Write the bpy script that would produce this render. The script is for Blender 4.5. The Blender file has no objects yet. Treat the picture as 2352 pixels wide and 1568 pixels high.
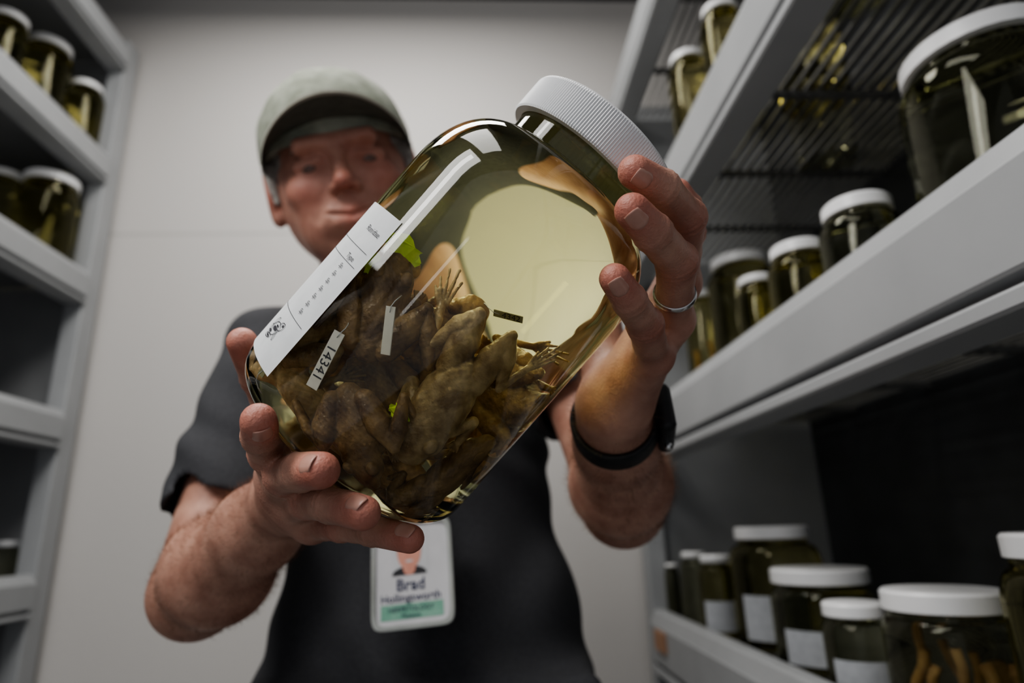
import bpy, math, random
import numpy as np
from mathutils import Vector, Matrix
random.seed(7)
rng=np.random.default_rng(5)
scene=bpy.context.scene
COL=scene.collection
try:
    scene.view_settings.look='AgX - Medium High Contrast'
except Exception: pass

# ------------------------------------------------------------------ camera
CZ=1.15
C=np.array([0.,0.,CZ])
th=math.radians(16.6); ps=math.radians(3.0); ro=math.radians(1.75)
F=np.array([math.sin(ps)*math.cos(th),math.cos(ps)*math.cos(th),math.sin(th)])
R0=np.array([math.cos(ps),-math.sin(ps),0.])
U0=np.cross(R0,F)
R=R0*math.cos(ro)-U0*math.sin(ro)
U=U0*math.cos(ro)+R0*math.sin(ro)
FP=1441.0
def P(px,py,d):
    """world position of something measured at distance d (metres) in front of the lens"""
    return C+F*d+R*((px-1176)/FP*d)+U*((784-py)/FP*d)
def ray(px,py):
    return F+R*((px-1176)/FP)+U*((784-py)/FP)
cam_d=bpy.data.cameras.new("camera"); cam=bpy.data.objects.new("camera",cam_d); COL.objects.link(cam)
M=Matrix(((R[0],U[0],-F[0],C[0]),(R[1],U[1],-F[1],C[1]),(R[2],U[2],-F[2],C[2]),(0,0,0,1)))
cam.matrix_world=M
cam_d.sensor_width=36; cam_d.lens=36*FP/2352
cam_d.clip_start=0.02
cam_d.dof.use_dof=True; cam_d.dof.focus_distance=0.328; cam_d.dof.aperture_fstop=4.2
scene.camera=cam

# ------------------------------------------------------------------ materials
def nt(m): return m.node_tree.nodes,m.node_tree.links
def mat(name,col,rough=0.5,col2=None,nscale=20,bump=0.0,bscale=60,metal=0,sss=0,coat=0,detail=4,lo=0.35,hi=0.65,spec=0.5,coord='Object',flush=None,bdist=.002,warts=0,wamt=.3,crease_shade=None,distort=0):
    m=bpy.data.materials.new(name); m.use_nodes=True
    n,l=nt(m); b=n['Principled BSDF']
    b.inputs['Base Color'].default_value=(*col,1); b.inputs['Roughness'].default_value=rough
    b.inputs['Metallic'].default_value=metal; b.inputs['Specular IOR Level'].default_value=spec
    if sss:
        b.inputs['Subsurface Weight'].default_value=sss; b.inputs['Subsurface Radius'].default_value=(1,.35,.2); b.inputs['Subsurface Scale'].default_value=.006
    if coat: b.inputs['Coat Weight'].default_value=coat
    tc=n.new('ShaderNodeTexCoord')
    if col2:
        t=n.new('ShaderNodeTexNoise'); t.inputs['Scale'].default_value=nscale; t.inputs['Detail'].default_value=detail; t.inputs['Distortion'].default_value=distort
        l.new(tc.outputs[coord],t.inputs['Vector'])
        r=n.new('ShaderNodeValToRGB'); r.color_ramp.elements[0].position=lo; r.color_ramp.elements[1].position=hi
        r.color_ramp.elements[0].color=(*col,1); r.color_ramp.elements[1].color=(*col2,1)
        l.new(t.outputs['Fac'],r.inputs['Fac']); src=r.outputs['Color']
        if flush:
            at=n.new('ShaderNodeAttribute'); at.attribute_name='flush'
            mx=n.new('ShaderNodeMix'); mx.data_type='RGBA'; mx.inputs[7].default_value=(*flush,1)
            l.new(at.outputs['Fac'],mx.inputs[0]); l.new(src,mx.inputs[6]); src=mx.outputs[2]
        if crease_shade:  # crevice shade and lighter edges put into the base colour via pointiness
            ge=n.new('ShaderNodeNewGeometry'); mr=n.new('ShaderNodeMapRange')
            mr.inputs[1].default_value=.40; mr.inputs[2].default_value=.56; mr.inputs[3].default_value=crease_shade[0]; mr.inputs[4].default_value=crease_shade[1]
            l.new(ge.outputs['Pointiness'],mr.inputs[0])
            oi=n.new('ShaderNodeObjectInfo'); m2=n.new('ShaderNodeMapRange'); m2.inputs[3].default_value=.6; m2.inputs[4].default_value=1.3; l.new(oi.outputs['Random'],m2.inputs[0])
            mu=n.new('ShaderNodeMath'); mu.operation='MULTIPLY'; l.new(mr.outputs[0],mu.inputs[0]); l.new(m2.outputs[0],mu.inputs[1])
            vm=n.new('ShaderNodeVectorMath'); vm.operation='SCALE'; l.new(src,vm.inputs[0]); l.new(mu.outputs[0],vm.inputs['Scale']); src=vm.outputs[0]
        l.new(src,b.inputs['Base Color'])
    if bump:
        t=n.new('ShaderNodeTexNoise'); t.inputs['Scale'].default_value=bscale; t.inputs['Detail'].default_value=7; t.inputs['Distortion'].default_value=distort
        l.new(tc.outputs[coord],t.inputs['Vector'])
        h=t.outputs['Fac']
        if warts:
            vo=n.new('ShaderNodeTexVoronoi'); vo.inputs['Scale'].default_value=warts; l.new(tc.outputs[coord],vo.inputs['Vector'])
            r2=n.new('ShaderNodeMapRange'); r2.inputs[1].default_value=0; r2.inputs[2].default_value=.5; r2.inputs[3].default_value=wamt; r2.inputs[4].default_value=0; l.new(vo.outputs['Distance'],r2.inputs[0])
            ad=n.new('ShaderNodeMath'); ad.operation='ADD'; l.new(h,ad.inputs[0]); l.new(r2.outputs[0],ad.inputs[1]); h=ad.outputs[0]
        bp=n.new('ShaderNodeBump'); bp.inputs['Strength'].default_value=bump; bp.inputs['Distance'].default_value=bdist
        l.new(h,bp.inputs['Height']); l.new(bp.outputs['Normal'],b.inputs['Normal'])
    return m
def glass(name,col,ior,rough=0.0,absorb=None):
    m=bpy.data.materials.new(name); m.use_nodes=True
    n,l=nt(m); n.remove(n['Principled BSDF'])
    g=n.new('ShaderNodeBsdfGlass'); g.inputs['Color'].default_value=(*col,1); g.inputs['IOR'].default_value=ior; g.inputs['Roughness'].default_value=rough
    l.new(g.outputs[0],n['Material Output'].inputs['Surface'])
    if absorb:
        v=n.new('ShaderNodeVolumeAbsorption'); v.inputs['Color'].default_value=(*absorb[0],1); v.inputs['Density'].default_value=absorb[1]
        l.new(v.outputs[0],n['Material Output'].inputs['Volume'])
    return m
M_skin=mat("skin",(.38,.18,.13),.46,(.64,.37,.28),38,.45,560,sss=.12,detail=8,lo=.3,hi=.7,flush=(.62,.19,.145),bdist=.0014)
M_nail=mat("nail",(.56,.29,.225),.28,(.64,.37,.30),80,coat=.25)
M_hair=mat("grey_hair",(.25,.23,.21),.7,(.45,.43,.40),180,.6,500)
M_armh=mat("arm_hair",(.22,.14,.09),.6,(.32,.21,.14),180)
M_brow=mat("brow_hair",(.22,.14,.11),.8,(.30,.21,.17),300)
M_eye=mat("eye_white",(.20,.12,.10),.35,(.16,.10,.08),80)
M_shirt=mat("charcoal_cotton",(.038,.039,.044),.9,(.052,.053,.059),300,.4,900)
M_trous=mat("dark_trousers",(.03,.03,.035),.9,(.04,.04,.045),200,.3,600)
M_shoe=mat("shoe_leather",(.03,.02,.015),.5,(.05,.035,.025),60)
M_cap=mat("cap_cotton",(.27,.29,.23),.9,(.40,.42,.35),60,.4,700)
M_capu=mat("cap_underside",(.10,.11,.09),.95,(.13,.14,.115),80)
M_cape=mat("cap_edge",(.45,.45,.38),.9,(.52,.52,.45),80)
M_lid=mat("white_plastic",(.84,.85,.86),.35,(.88,.88,.89),30)
M_paper=mat("label_paper",(.68,.70,.71),.65,(.74,.76,.77),90)
M_paperg=mat("jar_label_paper",(.45,.47,.50),.7,(.52,.54,.57),90)
M_ink=mat("ink",(.03,.03,.04),.6,(.05,.05,.06),90)
M_inkb=mat("blue_ink",(.015,.02,.07),.6,(.02,.03,.09),90)
M_tag=mat("tag_paper",(.84,.81,.72),.7,(.88,.85,.76),200)
M_tagd=mat("tag_stained",(.34,.33,.18),.7,(.42,.40,.24),200)
M_spot=mat("chartreuse_light_spot",(.66,.92,.05),.6,(.80,1.0,.14),200)  # bright green of light coming through the fluid, painted on flakes
M_steel=mat("grey_painted_steel",(.33,.34,.35),.45,(.36,.37,.38),8,.08,900)
M_steelp=mat("grey_painted_panel",(.22,.225,.23),.5,(.25,.255,.26),8,.08,900)
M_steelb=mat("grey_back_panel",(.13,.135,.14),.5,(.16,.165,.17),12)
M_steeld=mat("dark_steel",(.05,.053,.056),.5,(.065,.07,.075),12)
M_wire=mat("wire_steel",(.13,.13,.13),.35,(.17,.17,.165),40)
M_frog=mat("frog_skin",(.24,.125,.050),.33,(.72,.46,.22),85,.45,360,detail=9,lo=.36,hi=.66,bdist=.0011,warts=620,wamt=.30,crease_shade=(.16,1.25),distort=.4)
M_frog2=mat("frog_skin_pale",(.36,.22,.095),.33,(.86,.64,.36),85,.45,360,detail=9,lo=.36,hi=.66,bdist=.0011,warts=620,wamt=.30,crease_shade=(.16,1.25),distort=.4)
M_glass=glass("clear_glass",(.99,.998,.99),1.47)
M_liq=glass("yellow_preservative",(1,1,1),.93,absorb=((.972,.932,.02),5.4))
M_jarg=glass("jar_glass_olive",(.78,.75,.52),1.36)
M_jarg2=glass("jar_glass_dark",(.76,.76,.64),1.36)
M_black=mat("black_rubber",(.012,.012,.013),.55,(.018,.018,.02),100)
M_screen=mat("watch_screen",(.005,.005,.006),.05,(.008,.008,.01),10,coat=1)
M_silver=mat("silver",(.62,.62,.62),.22,(.7,.7,.7),60,metal=1)
M_green=mat("badge_green",(.16,.38,.28),.5,(.24,.45,.35),60)
M_card=mat("card_white",(.58,.58,.60),.35,(.62,.62,.64),40)
M_photo=mat("photo_backdrop",(.55,.56,.58),.3,(.6,.61,.63),40)
M_face=mat("photo_face",(.62,.27,.2),.4,(.68,.33,.25),60)
M_wood=mat("tan_specimen",(.36,.21,.10),.6,(.52,.34,.17),60)
M_tan=mat("tan_label",(.35,.19,.11),.6,(.4,.22,.13),60)

def wall_mat():
    m=bpy.data.materials.new("painted_block"); m.use_nodes=True
    n,l=nt(m); b=n['Principled BSDF']; b.inputs['Roughness'].default_value=.55
    tc=n.new('ShaderNodeTexCoord'); mp=n.new('ShaderNodeMapping'); mp.inputs['Rotation'].default_value=(math.radians(90),0,0)
    l.new(tc.outputs['Object'],mp.inputs['Vector'])
    br=n.new('ShaderNodeTexBrick'); br.inputs['Scale'].default_value=1; br.offset=0
    br.inputs['Brick Width'].default_value=30; br.inputs['Row Height'].default_value=2.0; br.inputs['Mortar Size'].default_value=.006; br.inputs['Mortar Smooth'].default_value=.9
    br.inputs['Color1'].default_value=(.60,.58,.56,1); br.inputs['Color2'].default_value=(.61,.59,.57,1); br.inputs['Mortar'].default_value=(.47,.46,.44,1)
    mp.inputs['Location'].default_value=(11,0,0)
    l.new(mp.outputs[0],br.inputs['Vector']); l.new(br.outputs['Color'],b.inputs['Base Color'])
    no=n.new('ShaderNodeTexNoise'); no.inputs['Scale'].default_value=60; l.new(tc.outputs['Object'],no.inputs['Vector'])
    bp=n.new('ShaderNodeBump'); bp.inputs['Strength'].default_value=.15; bp.inputs['Distance'].default_value=.003
    l.new(no.outputs['Fac'],bp.inputs['Height']); l.new(bp.outputs['Normal'],b.inputs['Normal'])
    return m
M_wall=wall_mat()
M_ceil=mat("ceiling_paint",(.05,.05,.055),.9,(.07,.07,.07),10)
M_floor=mat("concrete_floor",(.22,.22,.21),.6,(.28,.28,.27),6,.2,40)

# ------------------------------------------------------------------ mesh helpers
def mk(name,verts,faces,material=None,smooth=False,parent=None,mw=None,loc=None):
    me=bpy.data.meshes.new(name)
    verts=np.asarray(verts,dtype=float)
    me.from_pydata(verts.tolist(),[],[list(map(int,f)) for f in faces]); me.update()
    if smooth: me.polygons.foreach_set('use_smooth',[True]*len(me.polygons))
    ob=bpy.data.objects.new(name,me); COL.objects.link(ob)
    for mm in (material if isinstance(material,list) else [material]):
        if mm: me.materials.append(mm)
    if parent: ob.parent=parent
    if mw is not None: ob.matrix_world=mw
    if loc is not None: ob.location=loc
    return ob
def empty(name,mw):
    e=bpy.data.objects.new(name,None); COL.objects.link(e); e.empty_display_size=.05; e.matrix_world=mw; return e
def tag(ob,label,cat,group=None,kind=None):
    ob["label"]=label; ob["category"]=cat
    if group: ob["group"]=group
    if kind: ob["kind"]=kind
def frame(o,x,y,z):
    return Matrix(((x[0],y[0],z[0],o[0]),(x[1],y[1],z[1],o[1]),(x[2],y[2],z[2],o[2]),(0,0,0,1)))
def nrm(v): v=np.asarray(v,float); return v/np.linalg.norm(v)
def boxg(lo,hi):
    x0,y0,z0=lo;x1,y1,z1=hi
    v=[(x0,y0,z0),(x1,y0,z0),(x1,y1,z0),(x0,y1,z0),(x0,y0,z1),(x1,y0,z1),(x1,y1,z1),(x0,y1,z1)]
    f=[(0,3,2,1),(4,5,6,7),(0,1,5,4),(1,2,6,5),(2,3,7,6),(3,0,4,7)]
    return v,f
def box(name,lo,hi,material,parent=None,bev=0.0,**k):
    v,f=boxg(lo,hi); ob=mk(name,v,f,material,parent=parent,**k)
    if bev:
        b=ob.modifiers.new("b",'BEVEL'); b.width=bev; b.segments=3
    return ob
def lathe(prof,n=96,rib=None):
    V=[];Fc=[]
    idx=[]
    for i,(r,z) in enumerate(prof):
        if r<1e-7:
            idx.append([len(V)]*n); V.append((0,0,z))
        else:
            row=[]
            for j in range(n):
                rr=r
                if rib and rib[0]<=i<=rib[1]: rr=r-(rib[2] if j%2 else 0)
                a=2*math.pi*j/n; row.append(len(V)); V.append((rr*math.cos(a),rr*math.sin(a),z))
            idx.append(row)
    for i in range(len(prof)-1):
        A=idx[i];B=idx[i+1]
        for j in range(n):
            k=(j+1)%n
            f=[A[j],A[k],B[k],B[j]]
            g=[]
            for q in f:
                if q not in g: g.append(q)
            if len(g)>2: Fc.append(g)
    return V,Fc
def arc(cx,cz,r,a0,a1,n):
    return [(cx+r*math.cos(math.radians(a0+(a1-a0)*i/n)),cz+r*math.sin(math.radians(a0+(a1-a0)*i/n))) for i in range(n+1)]
def smooth_angle(ob,ang=35):
    me=ob.data
    me.polygons.foreach_set('use_smooth',[True]*len(me.polygons))
    try: me.set_sharp_from_angle(angle=math.radians(ang))
    except Exception: pass

# ------------------------------------------------------------------ implicit surface modelling
BIG=.5
class Cap:
    def __init__(s,a,b,ra,rb=None,k=.004,sub=False):
        s.a=np.array(a,float);s.b=np.array(b,float);s.ra=ra;s.rb=ra if rb is None else rb;s.k=k;s.sub=sub
        m=max(s.ra,s.rb); s.lo=np.minimum(s.a,s.b)-m; s.hi=np.maximum(s.a,s.b)+m
    def f(s,X):
        ab=(s.b-s.a).astype(np.float32); L=float(ab@ab)+1e-12
        pa=X-s.a.astype(np.float32)
        t=np.clip((pa@ab)/L,0,1)
        return np.sqrt(((pa-t[...,None]*ab)**2).sum(-1))-(s.ra+(s.rb-s.ra)*t)
class Ell:
    def __init__(s,c,r,k=.01,A=None,sub=False):
        s.c=np.array(c,float);s.r=np.array(r,float);s.k=k;s.sub=sub
        s.A=np.eye(3) if A is None else np.array(A,float)
        e=np.sqrt(((s.A.T*s.r)**2).sum(1)); s.lo=s.c-e;s.hi=s.c+e
    def f(s,X):
        q=(X-s.c.astype(np.float32))@s.A.T.astype(np.float32)
        r=s.r.astype(np.float32)
        k0=np.sqrt(((q/r)**2).sum(-1)); k1=np.sqrt(((q/(r*r))**2).sum(-1))+1e-9
        return k0*(k0-1)/k1
class RBox:
    def __init__(s,c,hs,rad,k=.003,A=None,sub=False):
        s.c=np.array(c,float);s.h=np.array(hs,float);s.rad=rad;s.k=k;s.sub=sub
        s.A=np.eye(3) if A is None else np.array(A,float)
        e=(np.abs(s.A.T)*s.h).sum(1)+rad; s.lo=s.c-e;s.hi=s.c+e
    def f(s,X):
        q=np.abs((X-s.c.astype(np.float32))@s.A.T.astype(np.float32))-s.h.astype(np.float32)
        return np.sqrt((np.maximum(q,0)**2).sum(-1))+np.minimum(q.max(-1),0)-s.rad
class Grp:
    def __init__(s,pr,k=.01):
        s.pr=pr;s.k=k;s.sub=False
        ps_=[p for p in pr if not p.sub]; s.lo=np.min([p.lo for p in ps_],0); s.hi=np.max([p.hi for p in ps_],0)
    def f(s,X): return evalf(s.pr,X)
def evalf(pr,X,disp=None):
    d=np.full(X.shape[:-1],BIG,np.float32)
    for p in pr:
        g=p.f(X); k=p.k
        if p.sub:
            d=-d
            h=np.maximum(k-np.abs(d-g),0)/k; d=-(np.minimum(d,g)-h*h*k*.25)
        else:
            h=np.maximum(k-np.abs(d-g),0)/k; d=np.minimum(d,g)-h*h*k*.25
    if disp is not None: d=d+disp(X)
    return d
def sdf(prims,h,disp=None,B=32):
    pos=[p for p in prims if not p.sub]
    lo=np.min([p.lo for p in pos],0)-4*h-.004; hi=np.max([p.hi for p in pos],0)+4*h+.004
    N=np.ceil((hi-lo)/h).astype(int)+2; nb=-(-N//B)
    NY=int(nb[1]*B+4);NZ=int(nb[2]*B+4)
    IDS=[];VS=[];FS=[]
    off=np.array([(i,j,k) for i in(0,1) for j in(0,1) for k in(0,1)])
    edges=[(a,b) for a in range(8) for b in range(a+1,8) if bin(a^b).count('1')==1]
    for bi in range(nb[0]):
      for bj in range(nb[1]):
        for bk in range(nb[2]):
            i0=np.array([bi,bj,bk])*B
            blo=lo+(i0-1)*h; bhi=lo+(i0+B+1)*h
            pr=[p for p in prims if np.all(p.lo-p.k-3*h-.004<=bhi) and np.all(p.hi+p.k+3*h+.004>=blo)]
            if not [p for p in pr if not p.sub]: continue
            g=[np.linspace(blo[q],bhi[q],6) for q in range(3)]
            X=np.stack(np.meshgrid(*g,indexing='ij'),-1).astype(np.float32)
            d=evalf(pr,X,disp); th_=.6*B*h/5*1.8+.003
            if d.min()>th_ or d.max()<-th_: continue
            g=[(lo[q]+(i0[q]-1+np.arange(B+2))*h) for q in range(3)]
            X=np.stack(np.meshgrid(*g,indexing='ij'),-1).astype(np.float32)
            d=evalf(pr,X,disp)
            ins=d<0
            if not ins.any() or ins.all(): continue
            cnt=np.zeros((B+1,)*3,int)
            for o in off: cnt+=ins[o[0]:o[0]+B+1,o[1]:o[1]+B+1,o[2]:o[2]+B+1]
            cells=np.argwhere((cnt>0)&(cnt<8))
            if len(cells)==0: continue
            cv=np.stack([d[cells[:,0]+o[0],cells[:,1]+o[1],cells[:,2]+o[2]] for o in off],1).astype(float)
            acc=np.zeros((len(cells),3));n_=np.zeros(len(cells))
            for a,b in edges:
                va=cv[:,a];vb=cv[:,b];m=(va<0)!=(vb<0)
                t=np.where(m,va/np.where(m,va-vb,1),0)
                pt=off[a]+(off[b]-off[a])*t[:,None]
                acc+=pt*m[:,None];n_+=m
            gc=cells+i0-1
            VS.append(lo+(gc+acc/n_[:,None])*h)
            gi=gc+1
            IDS.append((gi[:,0].astype(np.int64)*NY+gi[:,1])*NZ+gi[:,2])
            for ax in range(3):
                s0=[slice(1,B+1)]*3; s1=list(s0); s1[ax]=slice(2,B+2)
                A_=ins[tuple(s0)];B_=ins[tuple(s1)]
                e=np.argwhere(A_!=B_)
                if len(e)==0: continue
                fl=A_[e[:,0],e[:,1],e[:,2]]
                nd=e+i0+1
                u=(ax+1)%3;w=(ax+2)%3
                q=[]
                for du,dw in((1,1),(0,1),(0,0),(1,0)):
                    c_=nd.copy();c_[:,u]-=du;c_[:,w]-=dw
                    q.append((c_[:,0].astype(np.int64)*NY+c_[:,1])*NZ+c_[:,2])
                q=np.stack(q,1); q[~fl]=q[~fl][:,::-1]
                FS.append(q)
    ids=np.concatenate(IDS);vs=np.concatenate(VS);fs=np.concatenate(FS)
    un,ix=np.unique(ids,return_index=True)
    vs=vs[ix]; pos_=np.searchsorted(un,fs); pos_=np.clip(pos_,0,len(un)-1)
    ok=(un[pos_]==fs).all(1)
    return vs,pos_[ok]
def mesh_fast(name,vs,fs,material,parent=None,mw=None,loc=None,origin=None):
    me=bpy.data.meshes.new(name)
    if origin is not None: vs=vs-np.asarray(origin)
    n=len(fs)
    me.vertices.add(len(vs)); me.vertices.foreach_set('co',vs.astype(np.float32).ravel())
    me.loops.add(4*n); me.loops.foreach_set('vertex_index',fs.astype(np.int32).ravel())
    me.polygons.add(n); me.polygons.foreach_set('loop_start',np.arange(0,4*n,4,dtype=np.int32))
    me.polygons.foreach_set('loop_total',np.full(n,4,np.int32))
    me.update(calc_edges=True); me.validate()
    me.polygons.foreach_set('use_smooth',[True]*len(me.polygons))
    me.materials.append(material)
    ob=bpy.data.objects.new(name,me); COL.objects.link(ob)
    if parent: ob.parent=parent
    if mw is not None: ob.matrix_world=mw
    if loc is not None: ob.location=loc
    return ob
def text_geo(s,size,italic=False,bold=0):
    cu=bpy.data.curves.new("t",'FONT'); cu.body=s; cu.size=size; cu.align_x='CENTER'; cu.align_y='CENTER'; cu.resolution_u=3; cu.offset=bold
    if italic: cu.shear=.3
    o=bpy.data.objects.new("t",cu); COL.objects.link(o)
    dg=bpy.context.evaluated_depsgraph_get(); dg.update()
    me=bpy.data.meshes.new_from_object(o.evaluated_get(dg))
    V=np.array([v.co[:] for v in me.vertices]).reshape(-1,3); Fc=[tuple(p.vertices) for p in me.polygons]
    bpy.data.objects.remove(o); bpy.data.meshes.remove(me)
    return V,Fc
def tube(pts,r,n=8):
    pts=[np.array(p,float) for p in pts]; V=[];Fc=[]
    up=np.array([.3,.2,.9])
    for i,p in enumerate(pts):
        t=nrm(pts[min(i+1,len(pts)-1)]-pts[max(i-1,0)])
        a=nrm(np.cross(t,up)); b=np.cross(t,a)
        for j in range(n):
            q=2*math.pi*j/n; V.append(p+r*(math.cos(q)*a+math.sin(q)*b))
    for i in range(len(pts)-1):
        for j in range(n):
            k=(j+1)%n; Fc.append((i*n+j,i*n+k,(i+1)*n+k,(i+1)*n+j))
    Fc.append(tuple(range(n))[::-1]); Fc.append(tuple((len(pts)-1)*n+j for j in range(n)))
    return V,Fc

# ------------------------------------------------------------------ room
def plane_wall(name,lo,hi,m):
    o=box(name,lo,hi,m); o["kind"]="structure"; o["label"]=name.replace('_',' ')+" of the storage room"; o["category"]="wall" if 'wall' in name else name.split('_')[0]; return o
plane_wall("wall_back",(-1.7,1.70,0),(1.1,1.80,2.86),M_wall)
plane_wall("wall_left",(-1.7,-1.6,0),(-1.6,1.70,2.86),M_wall)
plane_wall("wall_right",(1.0,-1.6,0),(1.1,1.70,2.86),M_wall)
plane_wall("floor",(-1.7,-1.6,-.08),(1.1,1.80,0),M_floor)
plane_wall("ceiling",(-1.7,-1.6,2.86),(1.1,1.80,2.94),M_ceil)

# ------------------------------------------------------------------ shelving
def shelving(side,xf,depth,y0,y1,tops,liph,grille,label):
    e=empty("shelving_unit",Matrix.Translation((xf,y1,0)))
    def tr(v): return [(side*a[0],a[1]-y1,a[2]) for a in v]
    def part(name,v,f,m,bev=0):
        if side<0: f=[tuple(reversed(q)) for q in f]
        o=mk(name,tr(v),f,m,parent=e)
        if bev:
            b=o.modifiers.new("b",'BEVEL');b.width=bev;b.segments=2
        return o
    H=tops[-1]+.02
    mp_=M_steel if grille else M_steelp
    v,f=boxg((.002,y1-.065,0),(.05,y1-.005,H)); part("post",v,f,M_steel,.004)
    v,f=boxg((.002,y0,0),(.05,y0+.06,H)); part("post",v,f,M_steel,.004)
    v,f=boxg((.05,y1-.02,0),(depth,y1-.005,H)); part("side_panel",v,f,mp_)
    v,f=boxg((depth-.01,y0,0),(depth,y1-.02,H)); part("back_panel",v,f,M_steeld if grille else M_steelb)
    g=-.80*liph
    for z in tops:
        prof=[(.034,-.012),(.032,0),(.012,.0005),(.006,-.003),(-.004,g*.24),(-.006,g*.27),(-.006,g*.97),(-.004,g),(.014,g-.001),(.014,g-.009),(-.004,g-.010),(-.006,g-.013),(-.006,-liph+.003),(-.003,-liph),(.05,-liph),(.05,-liph+.01),(.03,-liph+.01)]
        n=len(prof)
        v=[(a,y0+.002,z+b) for a,b in prof]+[(a,y1-.066,z+b) for a,b in prof]
        f=[(i,i+n,(i+1)%n+n,(i+1)%n) for i in range(n)]+[tuple(range(n)),tuple(range(2*n-1,n-1,-1))]
        o=part("shelf_rail",v,f,M_steel)
        zs=z-.022
        if grille:
            V=[];Fc=[]
            def add(lo,hi):
                a,b=boxg(lo,hi); k=len(V); V.extend(a); Fc.extend([tuple(q+k for q in w) for w in b])
            x=.045
            while x<depth-.015:
                add((x,y0+.01,zs-.005),(x+.008,y1-.03,zs)); x+=.0225
            y=y0+.1
            while y<y1-.05:
                add((.035,y,zs-.016),(depth-.012,y+.014,zs-.0055)); y+=.26
            part("wire_grille",V,Fc,M_wire)
        else:
            v,f=boxg((.032,y0+.01,zs-.01),(depth-.012,y1-.03,zs)); part("shelf_panel",v,f,mp_)
    tag(e,label,"shelving")
    return e
XR=.40;XL=-1.05
tR=[.474,.954,1.43,1.905,2.39]
tL=[.32,.70,1.08,1.47,1.85,2.21,2.59]
uR=shelving(1,XR,.5,-.75,1.68,tR,.136,True,"grey painted steel shelving with wire shelves holding specimen jars")
uL=shelving(-1,XL,.45,-.5,1.68,tL,.095,False,"pale grey steel shelving against a white block wall")
v,f=boxg((-.012,-.20,.954-.075),(-.006,-.12,.954-.035)); mk("label_holder",v,f,M_tan,parent=uR)["label"]="small tan paper label on the rail"

# ------------------------------------------------------------------ shelf jars
def shelf_jar(px,py,X,w,zs,group,m=None,label=False,cont=None,text="white-lidded glass specimen jar of olive fluid on a steel shelf",stretch=1.12,hmin=.08,bodyk=1.22):
    r_=ray(px,py); t=(X-C[0])/r_[0]; p=C+r_*t; d=t
    rl=w*d/FP/stretch/2
    lh=min(.022,rl*.45)
    ztop=p[2]+lh/2
    Hh=max(ztop-zs,hmin)
    rb=rl*bodyk
    e=empty("specimen_jar",Matrix.Translation((p[0],p[1],zs)))
    zb=Hh-lh-.002
    sh=min(.04,zb*.25)
    prof=[(0,0.0),(rb*.85,0)]+arc(rb*.85,rb*.15,rb*.15,-80,0,4)+[(rb,zb-sh)]+[(rb-(rb-rl*.93)*(1-math.cos(q*math.pi/2/6)) ,zb-sh+sh*.8*math.sin(q*math.pi/2/6)) for q in range(1,7)]+[(rl*.92,zb),(0,zb)]
    V,Fc=lathe(prof,48); b=mk("glass_body",V,Fc,m or M_jarg,parent=e); smooth_angle(b,50)
    pl=[(0,Hh-lh),(rl*.97,Hh-lh),(rl,Hh-lh+.001),(rl,Hh-.003),(rl-.003,Hh),(0,Hh)]
    V,Fc=lathe(pl,64,rib=(2,3,.0005)); o=mk("lid",V,Fc,M_lid,parent=e); smooth_angle(o,40)
    if label:
        ang=math.atan2(-p[1],-p[0]); n=14; V=[];Fc=[]
        zt=zb*.50; z0=zb*.1
        for i in range(n+1):
            a=ang+(i/n-.5)*1.7
            V+=[((rb+.0008)*math.cos(a),(rb+.0008)*math.sin(a),z0),((rb+.0008)*math.cos(a),(rb+.0008)*math.sin(a),zt)]
        Fc=[(2*i,2*i+2,2*i+3,2*i+1) for i in range(n)]
        o=mk("paper_label",V,Fc,M_paperg,parent=e,smooth=True)
    tag(e,text,"jar",group)
    if cont:
        for q in range(cont):
            a=q*2.399;rr=rb*(.25+.45*((q*.37)%1))
            le=random.uniform(.45,.75); tx=random.uniform(-.25,.25);ty=random.uniform(-.25,.25)
            pts=[(p[0]+rr*math.cos(a)+(s-.5)*tx*rb+.002*math.sin(s*9+q),p[1]+rr*math.sin(a)+(s-.5)*ty*rb,zs+.008+s*zb*le) for s in (0,.25,.5,.75,1)]
            V,Fc=tube(pts,.0035+.0012*(q%3),10); o=mk("preserved_specimen",V,Fc,M_wood,smooth=True)
            tag(o,"slender tan preserved specimen standing inside a fluid jar","specimen","specimens in shelf jars")
    return e
g1="jars on the chest-height wire shelf"; z1=1.43-.021
shelf_jar(2240,140,.56,400,z1,g1,M_jarg2,stretch=1.32,bodyk=1.12,text="large wide-mouthed jar of dark fluid with white lid")
shelf_jar(1967,485,.49,165,z1,g1,M_jarg2)
shelf_jar(1832,580,.49,135,z1,g1)
shelf_jar(1697,607,.57,140,z1,g1)
shelf_jar(1737,648,.485,92,z1,g1)
shelf_jar(1608,682,.52,76,z1,g1,cont=2)
g2="jars on the upper wire shelf"; z2=1.905-.021
shelf_jar(1652,30,.49,90,z2,g2); shelf_jar(1578,140,.48,85,z2,g2)
def plain_jar(x,y,zs,rl,H,group,m=None,text="white-lidded glass specimen jar standing on a wire shelf",label=False,cont=None):
    q=np.array([x,y,zs+H])-C; d=q@F; px=1176+FP*(q@R)/d; py=784-FP*(q@U)/d
    return shelf_jar(px,py,x,rl*2*FP*1.12/d,zs,group,m,text=text,label=label,cont=cont)
for (x,y,rl,H,mm) in ((.62,.95,.05,.22,None),(.55,.70,.055,.25,M_jarg2),(.72,.62,.05,.2,None),(.52,.48,.04,.16,None),(.68,.38,.055,.24,M_jarg),(.75,1.15,.05,.22,M_jarg2),(.53,.22,.05,.22,M_jarg)):
    plain_jar(x,y,z2,rl,H,g2,mm)
g3="jars on the waist-height wire shelf"; z3=.954-.021
shelf_jar(1770,1222,.54,180,z3,g3,cont=1,label=True)
shelf_jar(1592,1273,.48,62,z3,g3,M_jarg2)
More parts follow.
